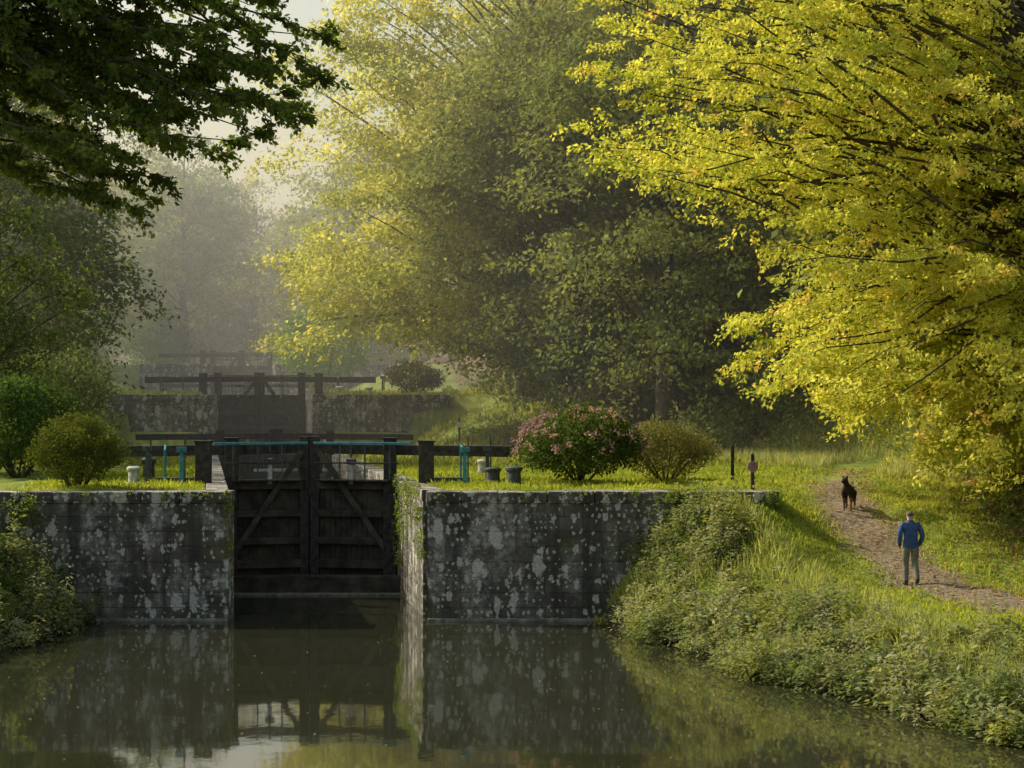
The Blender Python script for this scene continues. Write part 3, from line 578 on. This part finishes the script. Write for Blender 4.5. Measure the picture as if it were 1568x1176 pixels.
link(bpy.data.objects.new('floating_leaves',leaf_mesh('floating_leaves',np.stack([x,y,np.full(n,.006)],-1),d,np.tile([0,0,1.],(n,1)),rs.uniform(.03,.07,n),mixcol((.25,.2,.08),(.5,.45,.25),rs.uniform(0,1,n)),.7,LEAF)))
# ---------------------------------------------------------------- figures
def skin_fig(name,V,E,mats,edge_m,loc,rotz,parent=None,sub=2,extra=None):
    me=bpy.data.meshes.new(name); names=list(V); me.from_pydata([V[k][:3] for k in names],[],[(names.index(a),names.index(b)) for a,b in E])
    o=bpy.data.objects.new(name,me); link(o)
    md=o.modifiers.new('skin','SKIN'); sk=me.skin_vertices[0].data
    for i,k in enumerate(names):
        r=V[k][3]; sk[i].radius=(r,r) if not isinstance(r,tuple) else r; sk[i].use_root=(i==0)
    md.use_smooth_shade=True; s=o.modifiers.new('sub','SUBSURF'); s.levels=sub; s.render_levels=sub
    dg=bpy.context.evaluated_depsgraph_get(); dg.update(); ev=bpy.data.meshes.new_from_object(o.evaluated_get(dg))
    bpy.data.objects.remove(o)
    co=np.array([p.center[:] for p in ev.polygons]); A=np.array([V[a][:3] for a,b in E]); B=np.array([V[b][:3] for a,b in E])
    best=np.full(len(co),1e9); mi=np.zeros(len(co),int)
    for j in range(len(E)):
        ab=B[j]-A[j]; t=np.clip(((co-A[j])@ab)/(ab@ab),0,1); dd=np.linalg.norm(co-A[j]-t[:,None]*ab,axis=1)
        k=dd<best; best[k]=dd[k]; mi[k]=edge_m[j]
    if extra is not None: mi=extra(co,mi)
    ev.materials.clear()
    for m in mats: ev.materials.append(m)
    ev.polygons.foreach_set('material_index',mi.tolist()); ev.polygons.foreach_set('use_smooth',[True]*len(co))
    f=bpy.data.objects.new(name,ev); link(f,parent); 
    if parent is None: f.location=loc; f.rotation_euler=(0,0,rotz)
    return f
JK=mat_basic('blue_jacket',(.03,.06,.16),(.05,.10,.23),9,.8,.6,12); TR=mat_basic('khaki_trousers',(.13,.125,.09),(.20,.19,.14),9,.9,.5,14)
SK=mat_basic('skin',(.42,.25,.18),(.5,.31,.23),12,.6,.05); HR=mat_basic('grey_hair',(.10,.09,.08),(.2,.18,.16),30,.9,.5); SH=mat_basic('brown_shoes',(.03,.022,.017),(.06,.045,.035),20,.6,.2)
man=empty('walking_man')
V={'pelvis':(0,0,.96,(.155,.115)),'waist':(0,0,1.1,(.165,.12)),'chest':(0,.02,1.3,(.19,.13)),'yoke':(0,.03,1.42,(.13,.09)),'neck':(0,.04,1.51,.058),'jaw':(0,.055,1.575,(.07,.078)),'skull':(0,.05,1.66,(.08,.098)),'crown':(0,.045,1.715,(.055,.07)),
 'nose':(0,.155,1.615,.014),'earL':(-.085,.045,1.62,.016),'earR':(.085,.045,1.62,.016)}
E=[('pelvis','waist'),('waist','chest'),('chest','yoke'),('yoke','neck'),('neck','jaw'),('jaw','skull'),('skull','crown'),('jaw','nose'),('skull','earL'),('skull','earR')]; em=[0,0,0,0,2,2,3,2,2,2]
for s,n_ in ((-1,'L'),(1,'R')):
    fy=.10 if s<0 else -.02; ay=.04 if s<0 else -.20; az=.075 if s<0 else .12
    V.update({'sh'+n_:(s*.185,.02,1.405,.08),'ua'+n_:(s*.245,-.01,1.27,.072),'el'+n_:(s*.275,-.04,1.13,.062),'fa'+n_:(s*.255,.04,1.0,.054),'cuff'+n_:(s*.225,.12,.915,.046),'wr'+n_:(s*.215,.14,.885,.027),'palm'+n_:(s*.205,.165,.835,(.022,.036)),
     'hip'+n_:(s*.095,0,.87,.112),'th'+n_:(s*.10,fy*.5,.7,.098),'kn'+n_:(s*.095,fy,.5,.08),'cf'+n_:(s*.095,(fy+ay)/2-.01,.3,.075),'an'+n_:(s*.095,ay,az+.03,.062),'heel'+n_:(s*.095,ay-.03,az-.03,.042),'toe'+n_:(s*.115,ay+.19,.035 if s<0 else .05,.036)})
    E+=[('chest','sh'+n_),('sh'+n_,'ua'+n_),('ua'+n_,'el'+n_),('el'+n_,'fa'+n_),('fa'+n_,'cuff'+n_),('cuff'+n_,'wr'+n_),('wr'+n_,'palm'+n_),('pelvis','hip'+n_),('hip'+n_,'th'+n_),('th'+n_,'kn'+n_),('kn'+n_,'cf'+n_),('cf'+n_,'an'+n_),('an'+n_,'heel'+n_),('heel'+n_,'toe'+n_)]
    em+=[0,0,0,0,0,2,2,1,1,1,1,1,4,4]
def ex(co,mi):
    mi=mi.copy(); leg=(co[:,2]<.88)&((mi==0)); arm=abs(co[:,0])>.2; mi[leg&~arm]=1
    mi[(mi==1)&(co[:,2]>.86)]=0
    hd=(co[:,2]>1.56); mi[hd&(mi!=2)]=3; mi[hd&(co[:,2]>1.60)&(co[:,1]<.09)]=3; mi[hd&(co[:,2]>1.70)]=3; mi[hd&(abs(co[:,0])>.082)&(co[:,2]<1.65)]=2
    mi[(co[:,2]<.085)&(mi==1)]=4
    return mi
skin_fig('body',V,E,[JK,TR,SK,HR,SH],em,None,0,man,2,ex)
for s in (-1,1):
    base=np.array([s*.205,.165,.835])
    for j,(oy,ln) in enumerate(((.028,.075),(.010,.085),(-.009,.078),(-.027,.06))):
        p0=base+np.array([0,oy,0]); p1=p0+np.array([-s*.004,.006,-.045]); p2=p1+np.array([-s*.016,.006,-ln*.45]); p3=p2+np.array([-s*.018,.002,-ln*.25])
        VV={'a':(*p0,.009),'b':(*p1,.009),'c':(*p2,.0078),'d':(*p3,.0065)}
        skin_fig('finger',VV,[('a','b'),('b','c'),('c','d')],[SK],[0]*3,None,0,man,1)
    p0=base+np.array([0,.02,.02]); p1=p0+np.array([-s*.01,.035,-.025]); p2=p1+np.array([-s*.012,.012,-.03])
    skin_fig('thumb',{'a':(*p0,.011),'b':(*p1,.010),'c':(*p2,.008)},[('a','b'),('b','c')],[SK],[0]*2,None,0,man,1)
b=MB()
for s in(-1,1): b.lathe((s*.03,.142,1.645),[(.003,-.008),(.009,0),(.003,.008)],8)
b.beam((-.025,.146,1.575),(.025,.146,1.575),.008,.008,1); b.obj('eyes_and_mouth',[SH,SIGNP],man)
c_=MB(); c_.tube([(0,.03,1.45),(0,.03,1.50)],[.085,.072],14); c_.obj('collar',[JK],man,smooth=True)
man.location=(9.25,45.5,gz(9.25,45.5)+.0); man.rotation_euler=(0,0,math.radians(6)); man.scale=(1.0,1.0,1.0)
FB=mat_basic('black_dog_fur',(.015,.014,.012),(.05,.042,.035),20,.9,.9,45); FT=mat_basic('tan_dog_fur',(.10,.06,.03),(.18,.11,.06),20,.9,.6,45)
V={'rump':(0,-.30,.56,(.115,.12)),'loin':(0,-.08,.57,(.11,.12)),'rib':(0,.14,.56,(.13,.16)),'chestf':(0,.27,.57,(.115,.14)),'neck':(0,.37,.68,(.085,.09)),'nape':(.02,.42,.78,.075),'head':(.04,.47,.83,(.075,.07)),'muz':(.075,.57,.80,.042),'nosetip':(.10,.63,.785,.028),
 'earL':(-.015,.43,.90,.03),'earLt':(-.03,.425,.95,.012),'earR':(.085,.41,.90,.03),'earRt':(.105,.405,.95,.012),
 'tail1':(0,-.42,.56,.05),'tail2':(.02,-.52,.42,.055),'tail3':(.03,-.56,.28,.035)}
E=[('rump','loin'),('loin','rib'),('rib','chestf'),('chestf','neck'),('neck','nape'),('nape','head'),('head','muz'),('muz','nosetip'),('head','earL'),('earL','earLt'),('head','earR'),('earR','earRt'),('rump','tail1'),('tail1','tail2'),('tail2','tail3')]; em=[0]*15
for s,n_ in ((-1,'L'),(1,'R')):
    f=.08 if s<0 else -.05
    V.update({'fs'+n_:(s*.10,.25,.48,.075),'fe'+n_:(s*.10,.20,.36,.05),'fw'+n_:(s*.095,.22+f,.18,.03),'fp'+n_:(s*.095,.22+f,.04,.028),'ft'+n_:(s*.095,.27+f,.025,.028),
     'ht'+n_:(s*.10,-.28,.46,.10),'hk'+n_:(s*.11,-.20-f*.5,.34,.065),'hh'+n_:(s*.10,-.38-f,.20,.034),'hp'+n_:(s*.10,-.34-f,.04,.028),'hf'+n_:(s*.10,-.28-f,.025,.028)})
    E+=[('chestf','fs'+n_),('fs'+n_,'fe'+n_),('fe'+n_,'fw'+n_),('fw'+n_,'fp'+n_),('fp'+n_,'ft'+n_),('rump','ht'+n_),('ht'+n_,'hk'+n_),('hk'+n_,'hh'+n_),('hh'+n_,'hp'+n_),('hp'+n_,'hf'+n_)]; em+=[0,0,1,1,1,0,0,1,1,1]
skin_fig('dog',V,E,[FB,FT],em,(8.93,52,gz(8.93,52)),math.radians(163))
# ---------------------------------------------------------------- light, sky, mist
el=math.radians(38); az=math.atan2(-.9,.42)
sd=Vector((math.sin(az)*math.cos(el),math.cos(az)*math.cos(el),math.sin(el)))
sun=bpy.data.lights.new('sun','SUN'); sun.energy=5; sun.angle=math.radians(.5); sun.color=(1,.91,.74)
so=bpy.data.objects.new('sun',sun); link(so); so.rotation_euler=sd.to_track_quat('Z','Y').to_euler()
w=bpy.data.worlds.new('World'); sc.world=w; w.use_nodes=True; nt=w.node_tree; sky=nt.nodes.new('ShaderNodeTexSky'); sky.sky_type='NISHITA'; sky.sun_disc=False
sky.sun_elevation=el; sky.sun_rotation=az; sky.dust_density=5; sky.air_density=1.8; sky.ozone_density=.2
nt.links.new(sky.outputs[0],nt.nodes['Background'].inputs[0]); nt.nodes['Background'].inputs[1].default_value=.15
def mist(y0,y1,d,h):
    m,nt,N,L=newmat('mist'); out=N.new('ShaderNodeOutputMaterial'); vs=N.new('ShaderNodeVolumeScatter'); vs.inputs['Color'].default_value=(1,1,.92,1); vs.inputs['Density'].default_value=d; vs.inputs['Anisotropy'].default_value=.3
    L.new(vs.outputs[0],out.inputs['Volume'])
    b=MB(); b.prism([(-75,y0),(40,y0),(40,y1),(-75,y1)],-3,h); b.obj('mist',[m])
mist(66,270,.0031,34)
cam=bpy.data.cameras.new('camera'); cam.lens=36*3000/1568; cam.sensor_width=36; cam.clip_end=3000
co=bpy.data.objects.new('camera',cam); link(co); co.location=(0,0,5.4); co.rotation_euler=(math.radians(90)+math.atan(32/3000),0,0); sc.camera=co
